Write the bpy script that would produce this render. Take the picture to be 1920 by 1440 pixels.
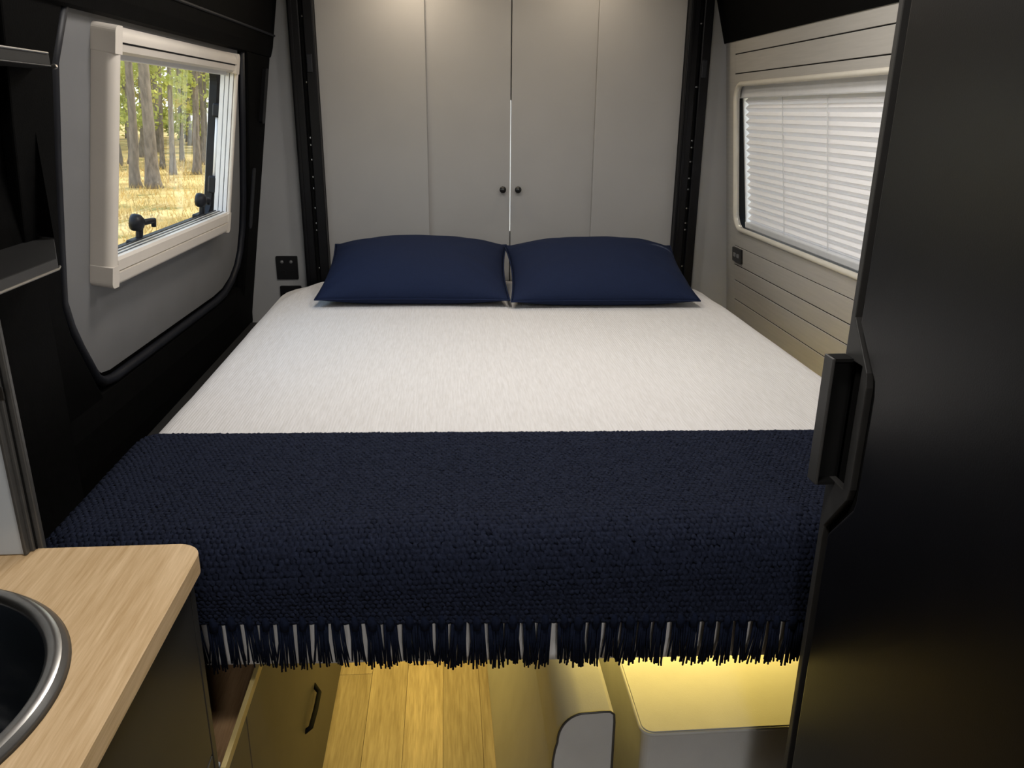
import bpy, bmesh, math, random
import numpy as np
from mathutils import Matrix, Vector, noise
from mathutils.geometry import tessellate_polygon

scene = bpy.context.scene
for o in list(bpy.data.objects):
    bpy.data.objects.remove(o, do_unlink=True)
COL = scene.collection
RND = random.Random(7)

# ------------------------------------------------------------------ camera
cam_data = bpy.data.cameras.new('camera')
cam_data.sensor_width = 36.0
cam_data.lens = 28.0
cam_data.clip_start = 0.02
cam_data.clip_end = 400
cam = bpy.data.objects.new('camera', cam_data)
COL.objects.link(cam)
cam.matrix_world = Matrix(((0.99683, 0.01634, -0.07785, 0.0),
                           (-0.07895, 0.32338, -0.94297, 0.0),
                           (0.00976, 0.94613, 0.32364, 1.42),
                           (0, 0, 0, 1)))
scene.camera = cam

# ------------------------------------------------------------------ world, sun, exposure
world = bpy.data.worlds.new('forest_sky')
scene.world = world
world.use_nodes = True
wn, wl = world.node_tree.nodes, world.node_tree.links
wn.clear()
w_out = wn.new('ShaderNodeOutputWorld')
w_bg = wn.new('ShaderNodeBackground')
w_tc = wn.new('ShaderNodeTexCoord')
w_sep = wn.new('ShaderNodeSeparateXYZ')
w_ramp = wn.new('ShaderNodeValToRGB')
w_ramp.color_ramp.elements[0].position = 0.0
w_ramp.color_ramp.elements[0].color = (1.0, 0.985, 0.93, 1)
w_ramp.color_ramp.elements[1].position = 0.75
w_ramp.color_ramp.elements[1].color = (0.50, 0.70, 1.0, 1)
wl.new(w_tc.outputs['Generated'], w_sep.inputs[0])
wl.new(w_sep.outputs['Z'], w_ramp.inputs[0])
wl.new(w_ramp.outputs[0], w_bg.inputs[0])
w_bg.inputs[1].default_value = 3.0
wl.new(w_bg.outputs[0], w_out.inputs[0])

sun_d = bpy.data.lights.new('sun', 'SUN')
sun_d.energy = 5.6
sun_d.color = (1.0, 0.90, 0.72)
sun_d.angle = math.radians(1.2)
sun = bpy.data.objects.new('sun', sun_d)
COL.objects.link(sun)
sun.rotation_euler = Vector((-0.62, -0.42, -0.66)).to_track_quat('-Z', 'Y').to_euler()

vs = scene.view_settings
vs.view_transform = 'Standard'
vs.look = 'None'
vs.gamma = 1.0
vs.use_curve_mapping = False
vs.exposure = 0.0
scene.cycles.use_adaptive_sampling = True
scene.cycles.adaptive_threshold = 0.025
scene.cycles.max_bounces = 6
scene.cycles.diffuse_bounces = 4
scene.cycles.glossy_bounces = 3
scene.cycles.transparent_max_bounces = 8
scene.cycles.transmission_bounces = 4
scene.cycles.caustics_reflective = False
scene.cycles.caustics_refractive = False

# ------------------------------------------------------------------ materials
MATS = {}


def mat(name, col, rough=0.6, spec=0.4, metal=0.0, var=0.06, scale=30.0, stretch=(1, 1, 1),
        bump=0.0, bscale=None, sheen=0.0, coat=0.0, detail=4.0, col2=None, bstretch=None):
    """Principled material with procedural colour variation and bump from stretched noise."""
    m = bpy.data.materials.new(name)
    m.use_nodes = True
    nt = m.node_tree
    n, l = nt.nodes, nt.links
    b = n['Principled BSDF']
    tc = n.new('ShaderNodeTexCoord')
    mp = n.new('ShaderNodeMapping')
    mp.inputs['Scale'].default_value = stretch
    nz = n.new('ShaderNodeTexNoise')
    nz.inputs['Scale'].default_value = scale
    nz.inputs['Detail'].default_value = detail
    l.new(tc.outputs['Object'], mp.inputs[0])
    l.new(mp.outputs[0], nz.inputs['Vector'])
    rp = n.new('ShaderNodeValToRGB')
    e = rp.color_ramp.elements
    c1 = tuple(max(0, c * (1 - var)) for c in col)
    c2 = tuple(min(1, c * (1 + var)) for c in (col2 or col))
    e[0].position, e[0].color = 0.30, (*c1, 1)
    e[1].position, e[1].color = 0.70, (*c2, 1)
    l.new(nz.outputs['Fac'], rp.inputs[0])
    l.new(rp.outputs[0], b.inputs['Base Color'])
    b.inputs['Roughness'].default_value = rough
    b.inputs['Specular IOR Level'].default_value = spec
    b.inputs['Metallic'].default_value = metal
    if sheen:
        b.inputs['Sheen Weight'].default_value = sheen
        b.inputs['Sheen Roughness'].default_value = 0.5
    if coat:
        b.inputs['Coat Weight'].default_value = coat
        b.inputs['Coat Roughness'].default_value = 0.2
    if bump:
        mp2 = n.new('ShaderNodeMapping')
        mp2.inputs['Scale'].default_value = bstretch or stretch
        nz2 = n.new('ShaderNodeTexNoise')
        nz2.inputs['Scale'].default_value = bscale or scale
        nz2.inputs['Detail'].default_value = 3
        l.new(tc.outputs['Object'], mp2.inputs[0])
        l.new(mp2.outputs[0], nz2.inputs['Vector'])
        bp = n.new('ShaderNodeBump')
        bp.inputs['Strength'].default_value = bump
        bp.inputs['Distance'].default_value = 0.002
        l.new(nz2.outputs['Fac'], bp.inputs['Height'])
        l.new(bp.outputs[0], b.inputs['Normal'])
    MATS[name] = m
    return m


def glass_mat():
    m = bpy.data.materials.new('window_glass')
    m.use_nodes = True
    n, l = m.node_tree.nodes, m.node_tree.links
    n.clear()
    out = n.new('ShaderNodeOutputMaterial')
    tr = n.new('ShaderNodeBsdfTransparent')
    tr.inputs[0].default_value = (0.93, 0.95, 0.94, 1)
    gl = n.new('ShaderNodeBsdfGlossy')
    gl.inputs['Roughness'].default_value = 0.02
    fr = n.new('ShaderNodeLayerWeight')
    fr.inputs['Blend'].default_value = 0.12
    mu = n.new('ShaderNodeMath')
    mu.operation = 'MULTIPLY'
    mu.inputs[1].default_value = 0.35
    mx = n.new('ShaderNodeMixShader')
    l.new(fr.outputs['Fresnel'], mu.inputs[0])
    l.new(mu.outputs[0], mx.inputs[0])
    l.new(tr.outputs[0], mx.inputs[1])
    l.new(gl.outputs[0], mx.inputs[2])
    l.new(mx.outputs[0], out.inputs[0])
    MATS['window_glass'] = m
    return m


def translucent_mat(name, col, trans):
    m = bpy.data.materials.new(name)
    m.use_nodes = True
    n, l = m.node_tree.nodes, m.node_tree.links
    n.clear()
    out = n.new('ShaderNodeOutputMaterial')
    d = n.new('ShaderNodeBsdfDiffuse')
    t = n.new('ShaderNodeBsdfTranslucent')
    tc = n.new('ShaderNodeTexCoord')
    nz = n.new('ShaderNodeTexNoise')
    nz.inputs['Scale'].default_value = 60
    rp = n.new('ShaderNodeValToRGB')
    rp.color_ramp.elements[0].color = (*[c * 0.96 for c in col], 1)
    rp.color_ramp.elements[1].color = (*col, 1)
    l.new(tc.outputs['Object'], nz.inputs['Vector'])
    l.new(nz.outputs['Fac'], rp.inputs[0])
    l.new(rp.outputs[0], d.inputs[0])
    l.new(rp.outputs[0], t.inputs[0])
    mx = n.new('ShaderNodeMixShader')
    mx.inputs[0].default_value = trans
    l.new(d.outputs[0], mx.inputs[1])
    l.new(t.outputs[0], mx.inputs[2])
    l.new(mx.outputs[0], out.inputs[0])
    MATS[name] = m
    return m


def emit_mat(name, col, strength):
    m = bpy.data.materials.new(name)
    m.use_nodes = True
    n, l = m.node_tree.nodes, m.node_tree.links
    b = n['Principled BSDF']
    b.inputs['Base Color'].default_value = (*col, 1)
    b.inputs['Emission Color'].default_value = (*col, 1)
    b.inputs['Emission Strength'].default_value = strength
    MATS[name] = m
    return m


def wood_mat(name, col, col2, axis_stretch, scale=10.0, rough=0.5, fine=60.0, coat=0.0):
    """Wood: broad stretched noise mixed with fine stretched grain."""
    m = bpy.data.materials.new(name)
    m.use_nodes = True
    n, l = m.node_tree.nodes, m.node_tree.links
    b = n['Principled BSDF']
    tc = n.new('ShaderNodeTexCoord')
    oi = n.new('ShaderNodeObjectInfo')
    add = n.new('ShaderNodeVectorMath')
    add.operation = 'ADD'
    sc = n.new('ShaderNodeVectorMath')
    sc.operation = 'SCALE'
    sc.inputs['Scale'].default_value = 37.0
    comb = n.new('ShaderNodeCombineXYZ')
    for i in range(3):
        l.new(oi.outputs['Random'], comb.inputs[i])
    l.new(comb.outputs[0], sc.inputs[0])
    l.new(tc.outputs['Object'], add.inputs[0])
    l.new(sc.outputs[0], add.inputs[1])
    mp = n.new('ShaderNodeMapping')
    mp.inputs['Scale'].default_value = axis_stretch
    l.new(add.outputs[0], mp.inputs[0])
    n1 = n.new('ShaderNodeTexNoise')
    n1.inputs['Scale'].default_value = scale
    n1.inputs['Detail'].default_value = 5
    n1.inputs['Distortion'].default_value = 0.6
    n2 = n.new('ShaderNodeTexNoise')
    n2.inputs['Scale'].default_value = fine
    n2.inputs['Detail'].default_value = 4
    l.new(mp.outputs[0], n1.inputs['Vector'])
    l.new(mp.outputs[0], n2.inputs['Vector'])
    mx = n.new('ShaderNodeMath')
    mx.operation = 'MULTIPLY_ADD'
    mx.inputs[1].default_value = 0.55
    mx2 = n.new('ShaderNodeMath')
    mx2.operation = 'MULTIPLY'
    mx2.inputs[1].default_value = 0.45
    l.new(n2.outputs['Fac'], mx2.inputs[0])
    l.new(n1.outputs['Fac'], mx.inputs[0])
    l.new(mx2.outputs[0], mx.inputs[2])
    rp = n.new('ShaderNodeValToRGB')
    e = rp.color_ramp.elements
    e[0].position, e[0].color = 0.36, (*col, 1)
    e[1].position, e[1].color = 0.64, (*col2, 1)
    l.new(mx.outputs[0], rp.inputs[0])
    hv = n.new('ShaderNodeHueSaturation')
    mr = n.new('ShaderNodeMapRange')
    mr.inputs['To Min'].default_value = 0.82
    mr.inputs['To Max'].default_value = 1.14
    l.new(oi.outputs['Random'], mr.inputs['Value'])
    l.new(mr.outputs[0], hv.inputs['Value'])
    l.new(rp.outputs[0], hv.inputs['Color'])
    l.new(hv.outputs[0], b.inputs['Base Color'])
    b.inputs['Roughness'].default_value = rough
    b.inputs['Specular IOR Level'].default_value = 0.35
    bp = n.new('ShaderNodeBump')
    bp.inputs['Strength'].default_value = 0.12
    bp.inputs['Distance'].default_value = 0.001
    l.new(n2.outputs['Fac'], bp.inputs['Height'])
    l.new(bp.outputs[0], b.inputs['Normal'])
    MATS[name] = m
    return m


mat('black_trim', (0.0028, 0.0028, 0.0028), 0.65, 0.04, var=0.2, scale=60, bump=0.15, bscale=300)
mat('black_rail', (0.003, 0.003, 0.004), 0.4, 0.18, var=0.2, scale=40)
mat('rubber', (0.007, 0.008, 0.012), 0.5, 0.3, var=0.2)
mat('closet_black', (0.0040, 0.0040, 0.0048), 0.34, 0.28, var=0.12, scale=25, bump=0.05, bscale=500)
mat('closet_edge', (0.034, 0.033, 0.032), 0.5, 0.4, var=0.1)
mat('grey_panel', (0.165, 0.165, 0.168), 0.6, 0.35, var=0.04, scale=8, bump=0.08, bscale=600)
mat('door_grey', (0.305, 0.30, 0.295), 0.55, 0.35, var=0.03, scale=5, bump=0.05, bscale=500)
mat('strip_grey', (0.36, 0.36, 0.36), 0.6, 0.3, var=0.04, scale=6)
mat('frame_cream', (0.62, 0.57, 0.51), 0.42, 0.4, var=0.03, scale=10)
mat('track_white', (0.70, 0.71, 0.73), 0.35, 0.5, var=0.03)
mat('board_beige', (0.385, 0.37, 0.345), 0.55, 0.35, var=0.05, scale=14, stretch=(0.5, 8, 8), bump=0.06, bscale=60)
mat('lip_cream', (0.60, 0.57, 0.50), 0.45, 0.4, var=0.03)
mat('knob_black', (0.008, 0.008, 0.008), 0.35, 0.5)
mat('socket_black', (0.008, 0.008, 0.009), 0.3, 0.5)
mat('socket_grey', (0.18, 0.18, 0.18), 0.3, 0.5)
mat('bolt_steel', (0.55, 0.55, 0.55), 0.3, 0.5, metal=1.0)
mat('steel', (0.62, 0.60, 0.57), 0.28, 0.5, metal=1.0, var=0.05, scale=80)
mat('dark_steel', (0.09, 0.088, 0.085), 0.38, 0.5, metal=0.6, var=0.08)
mat('profile_grey', (0.065, 0.064, 0.062), 0.4, 0.45, metal=0.3, var=0.08, scale=40)
mat('splash_panel', (0.42, 0.45, 0.48), 0.18, 0.5, var=0.04, scale=4)
mat('sink_bowl', (0.012, 0.015, 0.019), 0.22, 0.5, var=0.15, scale=10)
mat('charcoal', (0.018, 0.018, 0.018), 0.5, 0.4, var=0.1, scale=20)
mat('cabinet_dark', (0.042, 0.039, 0.034), 0.5, 0.4, var=0.08, scale=20)
mat('edge_board', (0.40, 0.31, 0.13), 0.5, 0.35, var=0.05)
mat('leather', (0.56, 0.56, 0.55), 0.5, 0.4, var=0.05, scale=12, bump=0.10, bscale=420)
mat('piping', (0.58, 0.58, 0.56), 0.5, 0.4, var=0.04)
mat('void', (0.006, 0.006, 0.006), 0.8, 0.1, var=0.1)
mat('ceiling_grey', (0.30, 0.29, 0.28), 0.7, 0.2, var=0.03)
mat('mattress_white', (0.55, 0.54, 0.53), 0.9, 0.1, var=0.03, scale=40)
mat('navy_pillow', (0.0085, 0.0145, 0.040), 0.8, 0.12, var=0.10, scale=220, bump=0.25, bscale=900)
mat('navy_knit', (0.0105, 0.0138, 0.028), 0.9, 0.10, var=0.35, scale=160, bump=0.5, bscale=500)
mat('navy_fringe', (0.0065, 0.0095, 0.022), 0.9, 0.08, var=0.3, scale=200)
mat('fuzz', (0.065, 0.075, 0.115), 0.9, 0.1, var=0.3, scale=90)
mat('silver_strut', (0.75, 0.76, 0.80), 0.3, 0.5, var=0.03)
mat('bark', (0.20, 0.165, 0.135), 0.9, 0.1, var=0.35, scale=14, stretch=(1, 1, 0.3), bump=1.0, bscale=20)
mat('grass_blade', (0.55, 0.37, 0.11), 0.8, 0.2, var=0.3, scale=0.6, col2=(0.66, 0.48, 0.20))
glass_mat()
translucent_mat('blind_fabric', (0.88, 0.875, 0.895), 0.24)
translucent_mat('frosted_pane', (0.85, 0.87, 0.90), 0.6)
wood_mat('oak', (0.56, 0.375, 0.19), (0.78, 0.57, 0.34), (9, 0.5, 9), scale=8, fine=45, rough=0.45)
wood_mat('floor_oak', (0.30, 0.235, 0.145), (0.50, 0.41, 0.275), (9, 0.6, 9), scale=5, fine=26, rough=0.5)
wood_mat('shelf_wood', (0.26, 0.15, 0.07), (0.40, 0.25, 0.13), (9, 0.6, 9), scale=6, fine=40, rough=0.55)


def coverlet_mat():
    m = mat('coverlet', (0.595, 0.575, 0.56), 0.9, 0.12, var=0.035, scale=20, stretch=(16, 1.2, 1),
            bump=0.0, col2=(0.645, 0.63, 0.625), sheen=0.15)
    n, l = m.node_tree.nodes, m.node_tree.links
    b = n['Principled BSDF']
    tc = n.new('ShaderNodeTexCoord')
    wv = n.new('ShaderNodeTexWave')
    wv.bands_direction = 'X'
    wv.inputs['Scale'].default_value = 55
    wv.inputs['Distortion'].default_value = 0.35
    wv.inputs['Detail'].default_value = 2
    wv.inputs['Detail Scale'].default_value = 6
    mp = n.new('ShaderNodeMapping')
    mp.inputs['Scale'].default_value = (14, 1.6, 3)
    nz = n.new('ShaderNodeTexNoise')
    nz.inputs['Scale'].default_value = 32
    l.new(tc.outputs['Object'], wv.inputs['Vector'])
    l.new(tc.outputs['Object'], mp.inputs[0])
    l.new(mp.outputs[0], nz.inputs['Vector'])
    ad = n.new('ShaderNodeMath')
    ad.operation = 'ADD'
    l.new(wv.outputs['Fac'], ad.inputs[0])
    l.new(nz.outputs['Fac'], ad.inputs[1])
    bp = n.new('ShaderNodeBump')
    bp.inputs['Strength'].default_value = 0.2
    bp.inputs['Distance'].default_value = 0.0018
    l.new(ad.outputs[0], bp.inputs['Height'])
    l.new(bp.outputs[0], b.inputs['Normal'])


coverlet_mat()


def ground_mat():
    m = mat('meadow', (0.42, 0.26, 0.075), 0.95, 0.05, var=0.2, scale=0.55, detail=8, col2=(0.78, 0.56, 0.24), bump=0.8, bscale=8)
    n, l = m.node_tree.nodes, m.node_tree.links
    b = n['Principled BSDF']
    src = b.inputs['Base Color'].links[0].from_socket
    tc = n.new('ShaderNodeTexCoord')
    nz = n.new('ShaderNodeTexNoise')
    nz.inputs['Scale'].default_value = 0.9
    nz.inputs['Detail'].default_value = 6
    rp = n.new('ShaderNodeValToRGB')
    rp.color_ramp.elements[0].position = 0.52
    rp.color_ramp.elements[1].position = 0.66
    mx = n.new('ShaderNodeMixRGB')
    mx.inputs[2].default_value = (0.24, 0.21, 0.07, 1)
    l.new(tc.outputs['Object'], nz.inputs['Vector'])
    l.new(nz.outputs['Fac'], rp.inputs[0])
    l.new(rp.outputs[0], mx.inputs[0])
    l.new(src, mx.inputs[1])
    l.new(mx.outputs[0], b.inputs['Base Color'])


ground_mat()


def leaf_mat(name, c1, c2):
    m = translucent_mat(name, c1, 0.5)
    n, l = m.node_tree.nodes, m.node_tree.links
    for nd in n:
        if nd.type == 'TEX_NOISE':
            nd.inputs['Scale'].default_value = 0.9
        if nd.type == 'VALTORGB':
            nd.color_ramp.elements[0].position = 0.35
            nd.color_ramp.elements[1].position = 0.65
            nd.color_ramp.elements[0].color = (*c1, 1)
            nd.color_ramp.elements[1].color = (*c2, 1)


leaf_mat('leaf_green', (0.34, 0.38, 0.09), (0.62, 0.62, 0.18))
leaf_mat('leaf_yellow', (0.46, 0.43, 0.09), (0.70, 0.60, 0.18))


# ------------------------------------------------------------------ helpers
def tag(o, label=None, cat=None, group=None, kind=None):
    if label:
        o['label'] = label
    if cat:
        o['category'] = cat
    if group:
        o['group'] = group
    if kind:
        o['kind'] = kind
    return o


def empty(name, loc=(0, 0, 0), matrix=None, parent=None):
    o = bpy.data.objects.new(name, None)
    o.empty_display_size = 0.05
    COL.objects.link(o)
    if parent:
        o.parent = parent
    if matrix is not None:
        o.matrix_world = matrix
    else:
        o.location = loc
    return o


def link(name, me, m, parent=None, bevel=0.0, seg=2, smooth=False, loc=None, matrix=None, sub=0):
    o = bpy.data.objects.new(name, me)
    COL.objects.link(o)
    if m and not me.materials:
        me.materials.append(MATS[m])
    if parent:
        o.parent = parent
    if loc:
        o.location = loc
    if matrix is not None:
        o.matrix_world = matrix
    if bevel:
        b = o.modifiers.new('bevel', 'BEVEL')
        b.width = bevel
        b.segments = seg
        b.limit_method = 'ANGLE'
        b.angle_limit = math.radians(40)
        b.harden_normals = False
    if sub:
        s = o.modifiers.new('sub', 'SUBSURF')
        s.levels = s.render_levels = sub
    if smooth == 'auto':
        me.polygons.foreach_set('use_smooth', [True] * len(me.polygons))
        me.set_sharp_from_angle(angle=math.radians(35))
    elif smooth:
        me.polygons.foreach_set('use_smooth', [True] * len(me.polygons))
    return o


class MB:
    """Collects vertices and faces for one mesh."""

    def __init__(self):
        self.v, self.f = [], []

    def box(self, x0, x1, y0, y1, z0, z1):
        b = len(self.v)
        self.v += [(x0, y0, z0), (x1, y0, z0), (x1, y1, z0), (x0, y1, z0),
                   (x0, y0, z1), (x1, y0, z1), (x1, y1, z1), (x0, y1, z1)]
        self.f += [(b, b + 3, b + 2, b + 1), (b + 4, b + 5, b + 6, b + 7), (b, b + 1, b + 5, b + 4),
                   (b + 1, b + 2, b + 6, b + 5), (b + 2, b + 3, b + 7, b + 6), (b + 3, b, b + 4, b + 7)]
        return self

    def tube(self, pts, r, n=8, closed=False, caps=True):
        """Tube along a list of points; r may be a list."""
        P = [Vector(p) for p in pts]
        k = len(P)
        b = len(self.v)
        up = Vector((0.13, 0.27, 0.95)).normalized()
        prev = None
        for i, p in enumerate(P):
            if closed:
                d = P[(i + 1) % k] - P[i - 1]
            else:
                d = P[min(i + 1, k - 1)] - P[max(i - 1, 0)]
            d.normalize()
            if prev is None:
                a = d.cross(up)
                if a.length < 0.05:
                    a = d.cross(Vector((1, 0, 0)))
            else:
                a = prev - d * prev.dot(d)
            a.normalize()
            prev = a
            c = d.cross(a)
            rr = r[i] if isinstance(r, (list, tuple)) else r
            for j in range(n):
                t = 2 * math.pi * j / n
                self.v.append(tuple(p + (a * math.cos(t) + c * math.sin(t)) * rr))
        for i in range(k if closed else k - 1):
            i2 = (i + 1) % k
            for j in range(n):
                j2 = (j + 1) % n
                self.f.append((b + i * n + j, b + i * n + j2, b + i2 * n + j2, b + i2 * n + j))
        if caps and not closed:
            self.f.append(tuple(b + j for j in reversed(range(n))))
            self.f.append(tuple(b + (k - 1) * n + j for j in range(n)))
        return self

    def prism(self, outline, w0, w1, holes=(), tf=None):
        """Extrude a 2-D outline with holes from w0 to w1. tf maps (a,b,w) to xyz."""
        tf = tf or (lambda a, b, w: (a, b, w))

        def area(p):
            return sum(p[i - 1][0] * p[i][1] - p[i][0] * p[i - 1][1] for i in range(len(p)))
        outline = list(outline)
        if area(outline) < 0:
            outline.reverse()
        hs = []
        for h in holes:
            h = list(h)
            if area(h) > 0:
                h.reverse()
            hs.append(h)
        loops = [outline] + hs
        tris = tessellate_polygon([[Vector((p[0], p[1], 0)) for p in lp] for lp in loops])
        flat = [p for lp in loops for p in lp]
        N = len(flat)
        b = len(self.v)
        self.v += [tf(p[0], p[1], w0) for p in flat] + [tf(p[0], p[1], w1) for p in flat]
        for t in tris:
            a, c, d = t
            ar = (flat[c][0] - flat[a][0]) * (flat[d][1] - flat[a][1]) - (flat[d][0] - flat[a][0]) * (flat[c][1] - flat[a][1])
            if ar < 0:
                c, d = d, c
            self.f.append((b + N + a, b + N + c, b + N + d))
            self.f.append((b + a, b + d, b + c))
        s = 0
        for lp in loops:
            k = len(lp)
            for i in range(k):
                j = (i + 1) % k
                self.f.append((b + s + i, b + s + j, b + N + s + j, b + N + s + i))
            s += k
        return self

    def lathe(self, prof, n=32, centre=(0, 0, 0)):
        """Revolve (r,z) profile about z."""
        b = len(self.v)
        for r, z in prof:
            for j in range(n):
                t = 2 * math.pi * j / n
                self.v.append((centre[0] + r * math.cos(t), centre[1] + r * math.sin(t), centre[2] + z))
        for i in range(len(prof) - 1):
            for j in range(n):
                j2 = (j + 1) % n
                self.f.append((b + i * n + j, b + i * n + j2, b + (i + 1) * n + j2, b + (i + 1) * n + j))
        return self

    def mesh(self, name):
        me = bpy.data.meshes.new(name)
        me.from_pydata(self.v, [], self.f)
        me.validate()
        bm = bmesh.new()
        bm.from_mesh(me)
        bmesh.ops.recalc_face_normals(bm, faces=bm.faces)
        bm.to_mesh(me)
        bm.free()
        return me

    def build(self, name, m, parent=None, **k):
        return link(name, self.mesh(name), m, parent, **k)


def rrect(x0, x1, y0, y1, r, n=6):
    """Rounded rectangle outline, counter-clockwise. r may be four radii (x0y0, x1y0, x1y1, x0y1)."""
    if not isinstance(r, (list, tuple)):
        r = [r] * 4
    pts = []
    for (cx, cy, a0, rr) in ((x0 + r[0], y0 + r[0], math.pi, r[0]), (x1 - r[1], y0 + r[1], 1.5 * math.pi, r[1]),
                             (x1 - r[2], y1 - r[2], 0, r[2]), (x0 + r[3], y1 - r[3], 0.5 * math.pi, r[3])):
        if rr < 1e-6:
            pts.append((cx, cy))
            continue
        for i in range(n + 1):
            a = a0 + 0.5 * math.pi * i / n
            pts.append((cx + rr * math.cos(a), cy + rr * math.sin(a)))
    return pts


def grid_mesh(name, P):
    """Mesh from an array of points (rows, cols, 3)."""
    R_, C_ = P.shape[:2]
    me = bpy.data.meshes.new(name)
    idx = np.arange(R_ * C_).reshape(R_, C_)
    q = np.stack([idx[:-1, :-1], idx[:-1, 1:], idx[1:, 1:], idx[1:, :-1]], -1).reshape(-1, 4)
    me.vertices.add(R_ * C_)
    me.vertices.foreach_set('co', P.reshape(-1).astype(np.float32))
    me.loops.add(q.size)
    me.loops.foreach_set('vertex_index', q.reshape(-1).astype(np.int32))
    me.polygons.add(len(q))
    me.polygons.foreach_set('loop_start', np.arange(0, q.size, 4, dtype=np.int32))
    me.polygons.foreach_set('use_smooth', np.ones(len(q), dtype=bool))
    me.update(calc_edges=True)
    me.validate()
    return me


def basis(o, u, v):
    u = Vector(u).normalized()
    v = Vector(v)
    v = (v - u * v.dot(u)).normalized()
    n = u.cross(v)
    return Matrix(((u.x, v.x, n.x, o[0]), (u.y, v.y, n.y, o[1]), (u.z, v.z, n.z, o[2]), (0, 0, 0, 1)))


# local frames of the two leaning side walls: (u along the wall, v up the wall, n into the van)
LW = basis((-0.69, 3.0, 1.20), (0.035, 1, 0), (0.16, 0, 1))
RW = basis((1.062, 3.05, 1.20), (0, -1, 0), (-0.10, 0, 1))

# ================================================================== SETTING
# ---- floor with its planks
fl = MB().box(-0.95, 1.25, -2.2, 3.1, -0.05, -0.008).build('floor', 'shelf_wood')
tag(fl, kind='structure')
PW = 0.094
row = 0
x = -0.50
pl_mesh = {}
while x < 0.42:
    y = -0.25 - RND.random() * 0.7
    while y < 2.95:
        L = RND.choice((0.62, 0.78, 0.94))
        key = round(L, 2)
        if key not in pl_mesh:
            pl_mesh[key] = MB().box(0.0005, PW - 0.0005, 0.0006, L - 0.0006, -0.008, 0.0).mesh('plank')
        if y + L > 0.2:
            link('plank', pl_mesh[key], 'floor_oak', fl, loc=(x, y, 0))
        y += L
    x += PW

# ---- ceiling
c = MB().box(-0.75, 1.15, -2.2, 3.1, 1.96, 2.0).build('ceiling', 'ceiling_grey')
tag(c, kind='structure')

# ---- left wall (black), with a hole for the window
hole_l = rrect(-1.260, -0.335, -0.132, 0.365, 0.05)
w = MB().prism([(-5.3, -1.24), (0.08, -1.24), (0.08, 0.80), (-5.3, 0.80)], -0.06, -0.008, [hole_l]).build('wall_left', 'black_trim', matrix=LW)
tag(w, kind='structure')
wall_left = w
panel = [(-1.367, 0.415), (-1.417, 0.30), (-1.415, 0.21), (-1.411, 0.129), (-1.400, -0.022), (-1.39, -0.141),
         (-1.362, -0.195), (-1.318, -0.25), (-1.243, -0.337), (-1.215, -0.355), (-1.17, -0.362),
         (-0.395, -0.362), (-0.30, -0.356), (-0.222, -0.333), (-0.172, -0.298), (-0.145, -0.254), (-0.136, -0.18), (-0.146, -0.08), (-0.205, 0.15), (-0.285, 0.415)]
p = MB().prism(panel, -0.008, 0.0, [hole_l]).build('door_panel', 'grey_panel', w)
p['label'] = 'mid grey lining panel with rounded lower corners'
# rubber seal that follows the panel edge
seal = [(-1.385, 0.42, 0.004), (-1.43, 0.30, 0.004), (-1.424, 0.129, 0.004), (-1.413, -0.022, 0.004), (-1.403, -0.145, 0.004),
        (-1.372, -0.205, 0.004), (-1.33, -0.262, 0.004), (-1.254, -0.352, 0.004), (-1.215, -0.376, 0.004), (-1.16, -0.385, 0.004),
        (-0.39, -0.384, 0.004), (-0.285, -0.375, 0.004), (-0.205, -0.345, 0.004), (-0.150, -0.305, 0.004), (-0.122, -0.254, 0.004),
        (-0.113, -0.17, 0.004), (-0.124, -0.08, 0.004), (-0.183, 0.15, 0.004), (-0.263, 0.42, 0.004)]
MB().tube(seal, 0.012, 8).build('door_seal', 'rubber', w, smooth=True)
# upper black band with a folded lower edge
MB().prism([(0.0, 0.400), (0.014, 0.394), (0.024, 0.400), (0.028, 0.43), (0.030, 0.80), (-0.005, 0.80)], -1.9, 0.05,
           tf=lambda a, b, w: (w, b, a)).build('upper_trim', 'black_trim', w, smooth=False)
MB().tube([(-1.9, 0.47, 0.030), (0.05, 0.47, 0.030)], 0.004, 6).build('trim_bead', 'rubber', w)
# black pillar cover at the rear edge with a grab recess
MB().prism([(-0.100, -0.6), (0.045, -0.6), (0.045, 0.40), (-0.245, 0.40), (-0.170, 0.15), (-0.108, -0.08), (-0.098, -0.17)], -0.008, 0.022).build('pillar_cover', 'black_trim', w, bevel=0.006)
MB().prism(rrect(-0.098, -0.062, -0.18, 0.03, 0.012), 0.022, 0.026).build('grab_recess', 'rubber', w, bevel=0.002)
MB().prism(rrect(-0.05, -0.01, 0.18, 0.36, 0.008), 0.022, 0.034).build('hinge_cover', 'black_rail', w, bevel=0.003)
# sill below the panel
MB().prism([(-0.008, -0.395), (0.012, -0.40), (0.030, -0.45), (0.040, -0.53), (0.040, -0.95), (-0.008, -0.95)], -2.0, -0.02,
           tf=lambda a, b, w: (w, b, a)).build('sill_trim', 'black_trim', w)
# front door pillar cover beside the panel
MB().prism([(-1.62, 0.50), (-1.405, 0.42), (-1.447, 0.30), (-1.44, 0.129), (-1.428, -0.022), (-1.418, -0.15), (-1.385, -0.215), (-1.27, -0.36),
            (-1.22, -0.42), (-1.22, -0.8), (-1.46, -0.8), (-1.52, -0.2), (-1.58, 0.2)], -0.008, 0.014).build('pillar_trim', 'black_trim', w, bevel=0.004)

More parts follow.
